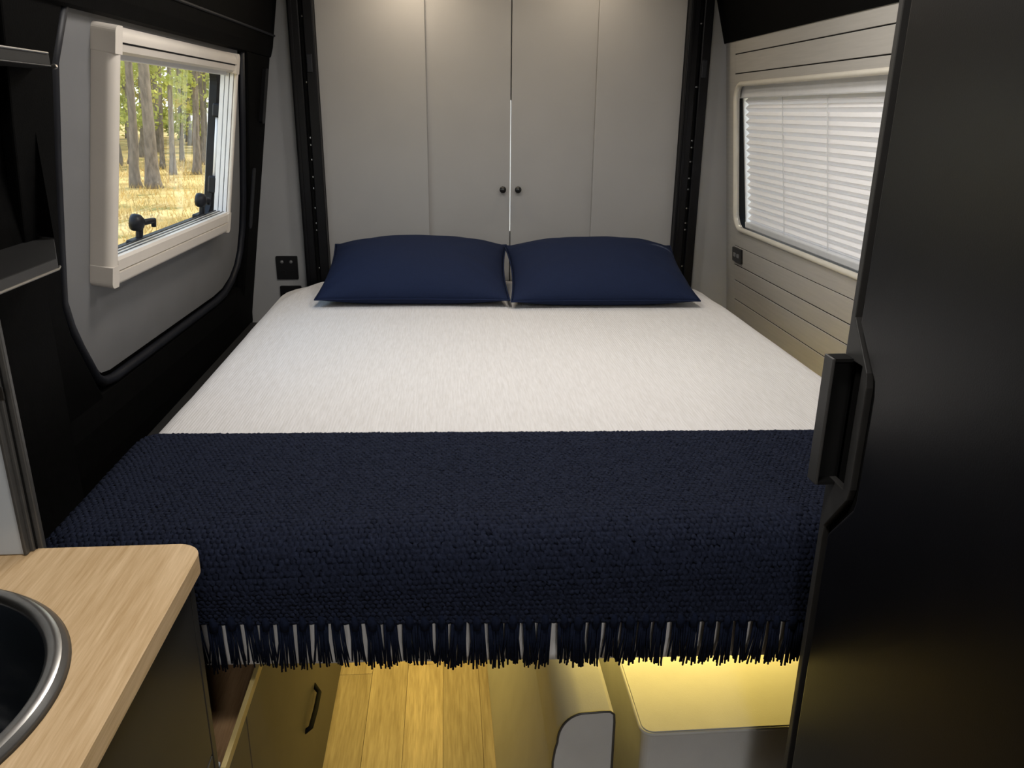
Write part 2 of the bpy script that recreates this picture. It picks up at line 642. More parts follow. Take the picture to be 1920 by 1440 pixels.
# ---- right wall of routed boards, hole for the window
hole_r = rrect(0.105, 1.32, -0.182, 0.316, 0.055)
w = MB().prism([(-0.05, -1.24), (5.3, -1.24), (5.3, 0.80), (-0.05, 0.80)], -0.10, -0.014, [rrect(0.03, 1.35, -0.215, 0.345, 0.06)]).build('wall_right', 'void', matrix=RW)
tag(w, kind='structure')
wall_right = w
edges = [-0.90, -0.80, -0.70, -0.62, -0.54, -0.462, -0.3865, -0.3255, -0.253]
G = 0.0016
for a, b in zip(edges[:-1], edges[1:]):
    MB().prism([(0.092, a + G), (2.12, a + G), (2.12, b - G), (0.092, b - G)], -0.012, 0.0).build('board', 'board_beige', w, bevel=0.0012, seg=1)
MB().prism([(0.092, -0.253 + G), (2.12, -0.253 + G), (2.12, 0.3555 - G), (0.092, 0.3555 - G)], -0.012, 0.0, [hole_r]).build('board', 'board_beige', w)
MB().prism([(0.092, 0.3555 + G), (2.12, 0.3555 + G), (2.12, 0.420 - G), (0.092, 0.420 - G)], -0.012, 0.0).build('board', 'board_beige', w, bevel=0.0012, seg=1)
MB().prism([(0.092, 0.420 + G), (2.12, 0.420 + G), (2.12, 0.470), (0.092, 0.470)], -0.012, 0.0).build('board', 'board_beige', w, bevel=0.0012, seg=1)
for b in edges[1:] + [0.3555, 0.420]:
    MB().prism([(0.0925, b - G), (2.12, b - G), (2.12, b + G), (0.0925, b + G)], -0.012, -0.0022).build('groove', 'void', w)  # dark filler strip, the shade of the groove put into its colour
MB().prism([(0.0, -0.90), (0.0925, -0.90), (0.0925, 0.470), (0.0, 0.470)], -0.012, 0.0).build('stile', 'board_beige', w)
# window lip and dark reveal
lip = [(a, b, 0.001) for a, b in rrect(0.101, 1.324, -0.186, 0.320, 0.058, 8)]
MB().tube(lip, 0.0085, 10, closed=True).build('window_lip', 'lip_cream', w, smooth=True)
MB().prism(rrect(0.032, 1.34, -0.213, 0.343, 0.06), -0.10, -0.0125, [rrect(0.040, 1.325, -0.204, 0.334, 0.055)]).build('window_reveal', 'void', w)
g = MB().prism(rrect(0.07, 1.34, -0.21, 0.34, 0.05), -0.097, -0.093).build('window_2', 'window_glass', matrix=RW)
tag(g, kind='structure')
# black locker side above the boards, leaning further inwards
MB().prism([(-0.012, 0.463), (0.004, 0.463), (0.065, 0.80), (-0.012, 0.80)], -0.02, 2.12,
           tf=lambda a, b, w: (w, b, a)).build('upper_trim', 'black_trim', w)

# ---- rear wall with an opening behind the cupboard doors
w = MB().prism([(-0.925, 0.0), (1.24, 0.0), (1.05, 2.0), (-0.605, 2.0)], 3.062, 3.085, [rrect(-0.40, 0.82, 0.985, 1.46, 0.05)],
               tf=lambda a, b, w: (a, w, b)).build('wall_rear', 'strip_grey')
tag(w, kind='structure')
g = MB().box(-0.43, 0.85, 3.088, 3.093, 0.95, 1.49).build('window_3', 'frosted_pane')
tag(g, kind='structure')
# ---- front bulkhead with the windscreen opening (behind the camera)
w = MB().prism([(-1.05, -0.05), (1.35, -0.05), (1.35, 2.0), (-1.05, 2.0)], -2.24, -2.2, [rrect(-0.62, 1.05, 0.95, 1.75, 0.08)],
               tf=lambda a, b, w: (a, w, b)).build('wall_front', 'charcoal')
tag(w, kind='structure')

# ================================================================== LEFT WINDOW
wf = empty('window_1', matrix=LW)
tag(wf, kind='structure')
# frame bars with rounded section (profile drawn in the (across, n) plane)


def bar_profile(w0, w1, h, r=0.014):
    """Section across the bar: from w0 to w1, height 0..h with round front edges."""
    pts = [(w0, 0.0), (w1, 0.0)]
    for i in range(7):
        a = i / 6 * math.pi / 2
        pts.append((w1 - r * 0.35 + r * 0.35 * math.cos(a), h - r * 0.35 + r * 0.35 * math.sin(a)))
    for i in range(9):
        a = math.pi / 2 + i / 8 * math.pi / 2
        pts.append((w0 + r + r * math.cos(a), h - r + r * math.sin(a)))
    return pts


FU0, FU1, FV0, FV1, FH = -1.272, -0.414, -0.140, 0.382, 0.046
fr = empty('window_frame', parent=wf)
fr.matrix_world = LW
# near and far uprights (run in v)
MB().prism(bar_profile(FU0, -1.241, FH, 0.020), FV0 + 0.045, FV1 - 0.05, tf=lambda a, b, w: (a, w, b)).build('upright', 'frame_cream', fr, smooth='auto')
MB().box(-0.430, FU1, FV0 + 0.04, FV1 - 0.045, 0.036, FH).build('upright', 'frame_cream', fr, bevel=0.004)
for n0, n1, uo in ((-0.004, 0.008, -0.424), (0.011, 0.022, -0.428), (0.025, 0.035, -0.430)):
    MB().box(uo, FU1, FV0 + 0.04, FV1 - 0.045, n0, n1).build('upright_track', 'track_white', fr, bevel=0.001)
MB().box(-0.420, FU1 - 0.001, FV0 + 0.04, FV1 - 0.045, -0.002, 0.036).build('track_groove', 'profile_grey', fr)
# head: cassette with a dark slot; the section is drawn in (v, n)
hd = [(0.330, 0.0), (FV1, 0.0), (FV1, FH - 0.022)]
for i in range(7):
    a = i / 6 * math.pi / 2
    hd.append((FV1 - 0.022 + 0.022 * math.cos(a), FH - 0.022 + 0.022 * math.sin(a)))
hd += [(0.3535, FH), (0.3535, FH - 0.012), (0.3495, FH - 0.012), (0.3495, FH - 0.004), (0.336, FH - 0.006), (0.330, FH - 0.014)]
MB().prism(hd, FU0 + 0.03, FU1 - 0.012, tf=lambda a, b, w: (w, a, b)).build('head_cassette', 'frame_cream', fr, smooth='auto')
MB().box(FU0 + 0.035, FU1 - 0.02, 0.3496, 0.3534, FH - 0.0118, FH - 0.0045).build('slot_shade', 'rubber', fr)  # dark strip standing in for the shadow line inside the slot
# bottom bar with a step groove
bt = [(FV0, 0.0), (-0.080, 0.0), (-0.078, FH - 0.006), (-0.084, FH - 0.001), (-0.106, FH), (-0.107, FH - 0.004), (-0.109, FH - 0.004), (-0.110, FH + 0.001)]
for i in range(6):
    a = math.pi / 2 + i / 5 * math.pi / 2
    bt.append((FV0 + 0.010 + 0.010 * math.cos(a), FH - 0.010 + 0.010 * math.sin(a)))
MB().prism(bt, FU0 + 0.03, FU1 - 0.012, tf=lambda a, b, w: (w, a, b)).build('bottom_bar', 'frame_cream', fr, smooth='auto')


def corner_cap(u0, u1, v0, v1, r):
    MB().prism(rrect(u0, u1, v0, v1, r), 0.0, FH + 0.0008).build('corner_cap', 'frame_cream', fr, bevel=0.017, seg=5)


corner_cap(FU0 - 0.001, -1.2395, FV0 - 0.001, FV0 + 0.046, [0.014, 0.002, 0.002, 0.002])
corner_cap(FU0 - 0.001, -1.2395, FV1 - 0.052, FV1 + 0.001, [0.002, 0.002, 0.002, 0.014])
corner_cap(-0.4400, FU1 + 0.001, FV0 - 0.001, FV0 + 0.060, [0.002, 0.014, 0.002, 0.002])
corner_cap(-0.4400, FU1 + 0.001, FV1 - 0.055, FV1 + 0.001, [0.002, 0.002, 0.014, 0.002])
# reveal lining and pleated-blind tracks behind the frame
MB().prism(rrect(-1.268, -0.318, -0.139, 0.377, 0.055), -0.062, -0.0005, [rrect(-1.259, -0.336, -0.131, 0.364, 0.05)]).build('reveal_lining', 'track_white', fr)
MB().box(-1.255, -0.43, 0.318, 0.352, 0.004, 0.016).build('blind_hem', 'track_white', fr, bevel=0.003)
for k, n0 in enumerate((0.002, 0.014, 0.026)):
    MB().box(-1.24, -0.432, -0.0802, -0.0775, n0, n0 + 0.004).build('sill_groove', ('rubber', 'profile_grey', 'profile_grey')[k], fr)
# hinged pane: acrylic sheet with black gasket
sash = empty('sash', parent=wf)
sash.matrix_world = LW
MB().prism(rrect(-1.258, -0.338, -0.130, 0.363, 0.05), -0.052, -0.046).build('pane', 'window_glass', sash)
MB().prism(rrect(-1.259, -0.337, -0.131, 0.363, 0.05, 8), -0.046, -0.024, [rrect(-1.235, -0.385, -0.100, 0.340, 0.055, 8)]).build('gasket', 'rubber', sash, bevel=0.004)


def latch(u, v, arm):
    l_ = empty('latch', parent=sash)
    l_.matrix_world = LW @ Matrix.Translation((u, v, -0.024))
    MB().box(-0.030, 0.030, -0.046, -0.028, 0.0, 0.020).build('latch_base', 'rubber', l_, bevel=0.004)
    MB().box(0.012, 0.030, -0.040, 0.012, 0.006, 0.020).build('latch_post', 'rubber', l_, bevel=0.004)
    MB().lathe([(0.0, 0.0), (0.019, 0.0), (0.021, 0.006), (0.020, 0.018), (0.013, 0.026), (0.0, 0.028)], 20).build('latch_knob', 'rubber', l_, smooth=True, loc=(-0.004, 0.012, 0.004))
    if arm:
        MB().tube([(0.0, 0.012, 0.022), (0.045, 0.012, 0.030), (0.062, 0.012, 0.030), (0.066, -0.004, 0.030)], [0.008, 0.007, 0.007, 0.006], 10).build('latch_lever', 'rubber', l_, smooth=True)
    else:
        MB().tube([(0.0, 0.012, 0.022), (0.022, 0.012, 0.030), (0.028, 0.0, 0.030)], [0.009, 0.008, 0.006], 10).build('latch_lever', 'rubber', l_, smooth=True)


latch(-1.005, -0.054, True)
latch(-0.535, -0.050, False)
st = empty('stay_arm', parent=sash)
st.matrix_world = LW
MB().tube([(-0.402, 0.205, -0.012), (-0.402, 0.020, -0.012)], 0.0065, 10).build('stay_rod', 'silver_strut', st, smooth=True)
MB().box(-0.424, -0.386, -0.030, 0.022, -0.026, 0.002).build('stay_clamp', 'rubber', st, bevel=0.005)
MB().box(-0.416, -0.388, 0.195, 0.235, -0.026, 0.0).build('stay_clamp', 'rubber', st, bevel=0.005)

# ================================================================== REAR CUPBOARD
rc = empty('rear_cupboard', (0.21, 3.05, 0.55))
tag(rc, 'tall grey cupboard front of four panels behind the bed head', 'cupboard')


def rel(o, r):
    """Keep world coordinates of a mesh that was modelled in world space under a root with a location."""
    o.matrix_parent_inverse = r.matrix_world.inverted() if False else Matrix.Translation(-Vector(r.location))
    return o


ZB, ZT = 0.55, 1.93
rel(MB().box(-0.4395, -0.066, 3.022, 3.0385, ZB, ZT).build('side_panel', 'door_grey', rc, bevel=0.002), rc)
rel(MB().box(0.543, 0.8565, 3.022, 3.0385, ZB, ZT).build('side_panel', 'door_grey', rc, bevel=0.002), rc)
for x0, x1, kx in ((-0.110, 0.2350, 0.208), (0.2390, 0.590, 0.265)):
    d = rel(MB().box(x0, x1, 3.040, 3.058, ZB, ZT).build('door', 'door_grey', rc, bevel=0.0015), rc)
    kb = MB().lathe([(0.0, 0.0), (0.0055, 0.0), (0.0055, 0.010), (0.0115, 0.013), (0.0125, 0.018), (0.011, 0.023), (0.0, 0.025)], 20)
    kb.v = [(kx + a, 3.040 - c, 1.145 + b) for a, b, c in kb.v]
    k = kb.build('knob', 'knob_black', d, smooth=True)

# ================================================================== BED LIFT RAILS


def rail(xa, xb, label):
    r = empty('lift_rail', ((xa + xb) / 2, 3.03, 0.0))
    tag(r, label, 'rail', 'bed lift rails')
    wdt = xb - xa
    m_ = xa + wdt * 0.52
    rel(MB().box(xa, m_ - 0.006, 2.985, 3.060, 0.02, 1.955).build('flange', 'black_rail', r, bevel=0.004), r)
    rel(MB().box(m_ + 0.006, xb, 2.985, 3.060, 0.02, 1.955).build('flange', 'black_rail', r, bevel=0.004), r)
    rel(MB().box(m_ - 0.0065, m_ + 0.0065, 3.006, 3.050, 0.02, 1.955).build('slot', 'void', r), r)
    rel(MB().box(xa + 0.006, xa + 0.016, 2.981, 2.9855, 0.02, 1.955).build('rib', 'black_rail', r, bevel=0.001), r)
    bm_ = MB().lathe([(0.0, 0.0), (0.0035, 0.0), (0.0030, 0.0025), (0.0, 0.003)], 8)
    bm_.v = [(a, -c, b) for a, b, c in bm_.v]
    me = bm_.mesh('bolt')
    for z in (0.78, 0.86, 1.00, 1.025, 1.08, 1.15, 1.19, 1.25, 1.30, 1.325, 1.51, 1.72):
        rel(link('bolt', me, 'bolt_steel', r, loc=(m_ + 0.003, 3.0055, z)), r)
    rel(MB().box(m_ + 0.010, m_ + 0.030, 2.979, 2.986, 1.54, 1.60).build('stop_block', 'rubber', r, bevel=0.003), r)
    return r


rail(-0.526, -0.440, 'black vertical lift rail left of the grey cupboard, nearer the open window')
rail(0.857, 0.942, 'black vertical lift rail right of the grey cupboard, nearer the blind')

# ================================================================== SOCKETS


def socket(name, label, matrix, wd, ht, dots):
    s = empty(name, matrix=matrix)
    tag(s, label, 'socket')
    MB().prism(rrect(-wd / 2, wd / 2, -ht / 2, ht / 2, 0.004), 0.0, 0.008).build('plate', 'socket_black', s, bevel=0.002)
    for (a, b, r_, m_) in dots:
        if r_ > 0:
            MB().lathe([(0.0, 0.004), (r_ * 0.8, 0.004), (r_, 0.001), (r_, 0.0)], 16).build('button', m_, s, smooth=True, loc=(a, b, 0.008))
        else:
            MB().prism(rrect(a - 0.011, a + 0.011, b - 0.007, b + 0.007, 0.002), 0.006, 0.0105).build('port', m_, s, bevel=0.001)
    return s


M_rear = Matrix(((1, 0, 0, 0), (0, 0, -1, 0), (0, 1, 0, 0), (0, 0, 0, 1)))
socket('switch_plate', 'square black switch plate with two round buttons on grey strip beside the rail',
       Matrix.Translation((-0.607, 3.062, 0.852)) @ M_rear, 0.080, 0.088,
       [(-0.018, 0.022, 0.0065, 'socket_grey'), (0.016, 0.022, 0.0065, 'socket_grey'), (-0.018, -0.018, -1, 'socket_black'), (0.016, -0.018, -1, 'socket_black')])
socket('power_socket', 'black socket plate below the switch plate, half hidden by the bed corner',
       Matrix.Translation((-0.600, 3.062, 0.738)) @ M_rear, 0.080, 0.088, [(-0.018, 0.012, -1, 'void'), (0.018, 0.012, -1, 'void')])
socket('charging_socket', 'small black charging socket on the boards below the blind', RW @ Matrix.Translation((0.135, -0.284, 0.0)), 0.092, 0.052,
       [(-0.018, 0.0, -1, 'socket_grey'), (0.018, 0.0, -1, 'socket_grey')])

# ================================================================== RIGHT WINDOW BLIND
bl = empty('pleated_blind', matrix=RW @ Matrix.Translation((0.08, -0.19, -0.05)))
tag(bl, 'closed white pleated blind in the right hand window', 'blind')


def bl_child(o):
    o.matrix_parent_inverse = Matrix.Translation((-0.08, 0.19, 0.05))
    return o


# the far edge of the blind leans a little, so u shifts from top to bottom
US = lambda v: 0.060 + (0.300 - v) * 0.085
bl_child(MB().prism([(0.044, 0.3345), (1.322, 0.3345), (1.322, 0.272), (US(0.272), 0.272)], -0.070, -0.020).build('head_rail', 'track_white', bl, bevel=0.004))
NP = 18
VT, VBm = 0.272, -0.168
for i in range(NP):
    a0 = VT + (VBm - VT) * i / NP
    a1 = VT + (VBm - VT) * (i + 1) / NP
    am = (a0 + a1) / 2 + 0.0015
    ua, ub = US(am) + 0.016, 1.30
    b = MB()
    b.v = [(ua, a0, -0.056), (ub, a0, -0.056), (ua, am, -0.0425), (ub, am, -0.0425), (ua, a1, -0.056), (ub, a1, -0.056),
           (ua, a0, -0.0568), (ub, a0, -0.0568), (ua, am, -0.0433), (ub, am, -0.0433), (ua, a1, -0.0568), (ub, a1, -0.0568)]
    b.f = [(0, 2, 3, 1), (2, 4, 5, 3), (6, 7, 9, 8), (8, 9, 11, 10), (0, 6, 8, 2), (2, 8, 10, 4), (1, 3, 9, 7), (3, 5, 11, 9)]
    bl_child(b.build('pleat', 'blind_fabric', bl))
bl_child(MB().prism([(US(-0.168), -0.166), (1.31, -0.166), (1.31, -0.190), (US(-0.19), -0.190)], -0.060, -0.036).build('bottom_rail', 'track_white', bl, bevel=0.004))
bl_child(MB().prism([(US(0.272) - 0.004, 0.272), (US(0.272) + 0.006, 0.272), (US(-0.17) + 0.006, -0.17), (US(-0.17) - 0.004, -0.17)], -0.060, -0.040).build('side_track', 'track_white', bl, bevel=0.002))
for u in (0.44, 0.76, 1.08):
    bl_child(MB().tube([(u - 0.02, 0.272, -0.0395), (u + 0.02, -0.168, -0.0395)], 0.0016, 6).build('cord', 'track_white', bl))

# ================================================================== BED
BX0, BX1, BY0, BY1, BZ0, BZT = -0.585, 0.918, 1.012, 2.975, 0.652, 0.830
bp_ = empty('bed_platform', (0.17, 1.98, 0.60))
tag(bp_, 'thin dark lift platform carrying the mattress between the rails', 'bed base')
rel(MB().box(BX0 + 0.03, BX1 - 0.03, BY0 + 0.05, BY1 - 0.03, 0.632, 0.650).build('deck_board', 'charcoal', bp_, bevel=0.002), bp_)
for yy in (1.32, 2.0, 2.7):
    rel(MB().box(BX0 + 0.05, BX1 - 0.05, yy - 0.02, yy + 0.02, 0.6175, 0.632).build('cross_bar', 'black_rail', bp_, bevel=0.003), bp_)
for xx in (BX0 + 0.06, BX1 - 0.06):
    rel(MB().box(xx - 0.02, xx + 0.02, 2.86, 2.978, 0.6175, 0.632).build('rail_carriage', 'black_rail', bp_, bevel=0.003), bp_)

mt = MB().prism(rrect(BX0 + 0.012, BX1 - 0.012, BY0 + 0.014, BY1 - 0.012, [0.06, 0.06, 0.22, 0.22]), 0.651, 0.812)
mt = mt.build('mattress', 'mattress_white', bevel=0.045, seg=4)
tag(mt, 'white mattress on the lift platform, showing under the fringe at the foot', 'mattress')


def sweep(prof, half_l, half_r, drop, rs, n_side, xc):
    """Sweep a cross-section (flat top, rounded sides falling by drop) along a profile in the (y, z) plane.
    prof: list of (y, z, ny, nz, wl, wr). Returns grid points."""
    rows = []
    for (y, z, ny, nz, wl, wr) in prof:
        row = []
        for side, t in n_side:
            # t<=0 flat part (fraction), t>0 distance along the roll
            if side == 'f':
                x = -wl + (wl + wr) * t
                d_ = 0.0
            else:
                s = t
                if s < rs * math.pi / 2:
                    a = s / rs
                    dx = rs * math.sin(a)
                    d_ = rs * (1 - math.cos(a))
                else:
                    dx = rs
                    d_ = rs + s - rs * math.pi / 2
                x = (-wl - dx) if side == 'l' else (wr + dx)
            row.append((xc + x, y - ny * d_, z - nz * d_))
        rows.append(row)
    return np.array(rows)


# ---- bedspread
XC = (BX0 + BX1) / 2
RS = 0.052
HW = (BX1 - BX0) / 2 - RS
prof = []
RF = 0.060
ytop = BY1
N1 = 150
for i in range(N1):
    y = BY1 - (BY1 - (BY0 + RF)) * i / (N1 - 1)
    k = max(0.0, (y - 2.42) / (BY1 - 2.42))
    pull_l = 0.14 * k ** 2.6
    pull_r = 0.13 * k ** 2.6
    zz = BZT - 0.055 * max(0, (y - 2.88) / 0.095) ** 2
    prof.append((y, zz, 0, 1, HW - pull_l, HW - pull_r))
for i in range(1, 13):
    a = i / 12 * math.pi / 2
    prof.append((BY0 + RF - RF * math.sin(a), BZT - RF + RF * math.cos(a), -math.sin(a), math.cos(a), HW, HW))
for i in range(1, 14):
    prof.append((BY0, BZT - RF - (BZT - RF - 0.648) * i / 13, -1, 0, HW, HW))
ns = [('l', 0.16 - i * 0.010) for i in range(16)] + [('f', i / 110) for i in range(111)] + [('r', 0.01 * (i + 1)) for i in range(16)]
P = sweep(prof, HW, HW, 0.1, RS, ns, XC)
fxs = (P[:, :, 0] - BX0) / (BX1 - BX0)
vs1 = np.clip((BZT - RF - P[:, :, 2]) / (BZT - RF - 0.648), 0, 1) * (P[:, :, 1] < BY0 + 0.004)
P[:, :, 2] -= vs1 * (0.046 * fxs)
# soft unevenness of the cover
for i in range(P.shape[0]):
    for j in range(P.shape[1]):
        x_, y_, z_ = P[i, j]
        P[i, j, 2] += 0.004 * noise.noise(Vector((x_ * 2.2, y_ * 2.2, 0.3))) + 0.0015 * noise.noise(Vector((x_ * 9, y_ * 7, 1.3)))
me = grid_mesh('bedspread', P)
bs = link('bedspread', me, 'coverlet')
so = bs.modifiers.new('thick', 'SOLIDIFY')
so.thickness = 0.004
so.offset = 1
tag(bs, 'off white ribbed bedspread covering the mattress', 'bedspread')

# ---- navy throw: woven relief swept over the foot of the bed
TT = 0.012
RFt = RF + TT
YS = 1.413
step = 0.0022
flat_n = int((YS - (BY0 + RF)) / step)
prof = []
for i in range(flat_n + 1):
    prof.append((YS - (YS - (BY0 + RF)) * i / flat_n, BZT + TT, 0, 1))
na = int(RFt * math.pi / 2 / step)
for i in range(1, na + 1):
    a = i / na * math.pi / 2
    prof.append((BY0 + RF - RFt * math.sin(a), BZT - RF + RFt * math.cos(a), -math.sin(a), math.cos(a)))
HEM = 0.708
nd = int((BZT - RF - HEM) / step)
for i in range(1, nd + 1):
    prof.append((BY0 - TT, BZT - RF - (BZT - RF - HEM) * i / nd, -1, 0))
nf = int(2 * HW / step)
ns = [('l', s) for s in np.arange(0.072, 0.001, -step)] + [('f', i / nf) for i in range(nf + 1)] + [('r', s) for s in np.arange(step, 0.11, step)]
RSt = RS + TT
rows = []
A = np.array(prof)
nr, ncol = len(prof), len(ns)
P = np.zeros((nr, ncol, 3))
NRM = np.zeros((nr, ncol, 3))
for j, (side, t) in enumerate(ns):
    if side == 'f':
        x_, d_, nx, nn = -HW + 2 * HW * t, 0.0, 0.0, 1.0
    else:
        if t < RSt * math.pi / 2:
            a = t / RSt
            dx, d_, nx, nn = RSt * math.sin(a), RSt * (1 - math.cos(a)), math.sin(a), math.cos(a)
        else:
            dx, d_, nx, nn = RSt, RSt + t - RSt * math.pi / 2, 1.0, 0.0
        x_ = (-HW - dx) if side == 'l' else (HW + dx)
        nx = -nx if side == 'l' else nx
    P[:, j, 0] = XC + x_
    P[:, j, 1] = A[:, 0] - A[:, 2] * d_
    P[:, j, 2] = A[:, 1] - A[:, 3] * d_
    NRM[:, j, 0] = nx
    NRM[:, j, 1] = A[:, 2] * nn
    NRM[:, j, 2] = A[:, 3] * nn
# hem slants: the cloth hangs a little lower towards the closet, and its top edge lies slightly skew
fx = (P[:, :, 0] - BX0) / (BX1 - BX0)
vert = np.clip((BZT - RF - P[:, :, 2]) / (BZT - RF - HEM), 0, 1)
P[:, :, 2] += (0.026 - 0.058 * fx) * vert * (NRM[:, :, 1] < -0.5)
top = np.clip((P[:, :, 1] - (BY0 + RF)) / (YS - (BY0 + RF)), 0, 1)
P[:, :, 1] += (0.006 - 0.062 * fx) * top
# knit relief
sarr = np.arange(nr)[:, None] * step
xarr = P[:, :, 0] + 0 * sarr
cw, ch = 0.0082, 0.0078
rowi = np.floor(sarr / ch)
ph = (rowi % 2) * 0.5
cellx = np.abs(np.sin(math.pi * (xarr / cw + ph)))
celly = np.abs(np.sin(math.pi * sarr / ch)) + 0 * xarr
rng = np.random.default_rng(5)
jit = rng.normal(0, 1, (nr, ncol))
relief = 0.0032 * (cellx ** 0.8) * (0.50 + 0.50 * celly ** 0.8) + 0.00050 * jit
lump = np.zeros((nr, ncol))
for a_, b_, c_ in ((7.1, 3.3, 0.0), (15.7, 11.0, 1.7), (31.0, 22.0, 0.6)):
    lump += np.sin(xarr * a_ + sarr * b_ + c_) * np.sin(sarr * a_ * 0.8 - xarr * b_ * 0.5 + 2 * c_) / a_ * 7
relief += 0.0003 * lump
# ragged selvedge at the top edge
edge = np.clip(1 - sarr / 0.006, 0, 1)
P += NRM * relief[:, :, None]
P[:, :, 1] += edge * 0.0035 * np.sin(xarr / cw * math.pi) ** 2 + edge * 0.0012 * jit
P[:, :, 2] -= edge * 0.007
th = empty('throw_blanket', (XC, 1.2, 0.83))
tag(th, 'navy blue knitted throw with tassels laid across the foot of the bed', 'blanket')
body = rel(link('knitted_body', grid_mesh('knitted_body', P), 'navy_knit', th), th)
so = body.modifiers.new('thick', 'SOLIDIFY')
so.thickness = 0.006
so.offset = -1
# loose fibres on the surface
nfz = 14000
ii = rng.integers(2, nr - 2, nfz)
jj = rng.integers(2, ncol - 2, nfz)
base = P[ii, jj]
nv = NRM[ii, jj]
d1 = rng.normal(0, 1, (nfz, 3)) + nv * 0.7
d1 /= np.linalg.norm(d1, axis=1)[:, None]
ln = rng.uniform(0.003, 0.007, nfz)[:, None]
d2 = rng.normal(0, 1, (nfz, 3))
d2 = d2 - d1 * (d2 * d1).sum(1)[:, None]
d2 /= np.linalg.norm(d2, axis=1)[:, None]
V = np.stack([base + d2 * 0.00022, base - d2 * 0.00022, base + d1 * ln], 1).reshape(-1, 3)
fm = bpy.data.meshes.new('wool_fuzz')
fm.from_pydata(V.tolist(), [], [(3 * i, 3 * i + 1, 3 * i + 2) for i in range(nfz)])
fz = rel(link('wool_fuzz', fm, 'fuzz', th), th)
fz['kind'] = 'stuff'
# tassels: six bundle shapes shared by all
tass = []
for k in range(7):
    b = MB()
    R2 = random.Random(40 + k)
    b.tube([(0, 0, 0.012), (0, -0.001, 0.0), (0, -0.001, -0.012)], [0.0055, 0.0075, 0.006], 7)
    for s in range(13):
        a0 = (s / 12 - 0.5)
        x0 = a0 * 0.0175
        x1 = a0 * 0.0180 + R2.uniform(-0.0012, 0.0012)
        x2 = a0 * 0.0235 + R2.uniform(-0.0035, 0.0035)
        ln_ = 0.078 + R2.uniform(-0.008, 0.005)
        yo = R2.uniform(-0.0035, 0.0035)
        b.tube([(x0, yo * 0.6, 0.002), (x1, yo, -ln_ * 0.45), (x2, yo * 1.2 + 0.001, -ln_)], [0.0019, 0.0017, 0.0015], 4)
    tass.append(b.mesh('tassel'))
hem_z = lambda x: HEM + 0.026 - 0.058 * (x - BX0) / (BX1 - BX0)
xx = BX0 - 0.010
i = 0
while xx < BX1 + 0.012:
    o = rel(link('tassel', tass[(i * 5 + i // 7) % 7], 'navy_fringe', th,
                 loc=(xx + RND.uniform(-0.0022, 0.0022), BY0 - TT - 0.004, hem_z(xx) + RND.uniform(-0.002, 0.002)), smooth=True), th)
    o.rotation_euler = (0, RND.uniform(-0.06, 0.06), 0)
    o.scale = (RND.uniform(0.85, 1.12), 1, RND.uniform(0.95, 1.04))
    xx += 0.0252
    i += 1

# ---- pillows


def pillow(xc, yb, wd, ht, thick, tilt, seed, label, rz):
    n1, n2 = 72, 52
    root = empty('pillow', (xc, yb, BZT + 0.006))
    tag(root, label, 'pillow', 'navy pillows at the head of the bed')
    us = np.linspace(-1, 1, n1)
    vs_ = np.linspace(-1, 1, n2)
    tops, bots = np.zeros((n2, n1, 3)), np.zeros((n2, n1, 3))
    for i, v in enumerate(vs_):
        for j, u in enumerate(us):
            x_ = wd / 2 * u * (1 - 0.050 * (1 - v * v) * abs(u) ** 2)
            y_ = ht / 2 * v * (1 - 0.030 * (1 - u * u) * abs(v) ** 2)
            e = max(0.0, (1 - abs(u) ** 2.6)) ** 0.62 * max(0.0, (1 - abs(v) ** 2.6)) ** 0.62
            wr = 0.0
            wr += 0.006 * noise.noise(Vector((u * 2.1 + seed, v * 2.4, seed))) * e
            cr = abs(u) * abs(v)
            wr += 0.005 * math.sin(9 * (u * math.copysign(1, u * v) - v) * 2.0 + seed) * cr * e
            t_ = thick * 0.5 * e * 1.06
            tops[i, j] = (x_, y_, t_ + wr + 0.0012)
            bots[i, j] = (x_, y_, -t_ * 0.72 - 0.0012)
    R_ = Matrix.Rotation(rz, 4, 'Z') @ Matrix.Rotation(tilt, 4, 'X') @ Matrix.Translation((0, ht / 2, 0.020))

    def tfm(A_):
        f = A_.reshape(-1, 3)
        M3 = np.array(R_.to_3x3())
        g = f @ M3.T + np.array(R_.translation)
        g[:, 2] = np.where(g[:, 2] < 0.0, 0.0 + g[:, 2] * 0.04, g[:, 2])
        return g.reshape(A_.shape)
    T, B = tfm(tops), tfm(bots)
    me = grid_mesh('cover', T)
    me2 = grid_mesh('cover_back', B[:, ::-1])
    bm = bmesh.new()
    bm.from_mesh(me)
    bm.from_mesh(me2)
    bmesh.ops.remove_doubles(bm, verts=bm.verts, dist=0.0026)
    bmesh.ops.recalc_face_normals(bm, faces=bm.faces)
    bm.to_mesh(me)
    bm.free()
    me.polygons.foreach_set('use_smooth', [True] * len(me.polygons))
    link('cover', me, 'navy_pillow', root)
    ring = [T[0, j] for j in range(n1)] + [T[i, -1] for i in range(1, n2)] + [T[-1, j] for j in range(n1 - 2, -1, -1)] + [T[i, 0] for i in range(n2 - 2, 0, -1)]
    MB().tube([tuple(p) for p in ring], 0.0026, 6, closed=True).build('seam', 'navy_pillow', root, smooth=True)
    return root


pillow(-0.112, 2.475, 0.612, 0.43, 0.165, math.radians(14.5), 1.3, 'navy pillow nearer the open window at the head of the bed', math.radians(-2.5))
pillow(0.497, 2.435, 0.602, 0.43, 0.165, math.radians(14.5), 4.1, 'navy pillow nearer the right hand blind at the head of the bed', math.radians(-1.0))

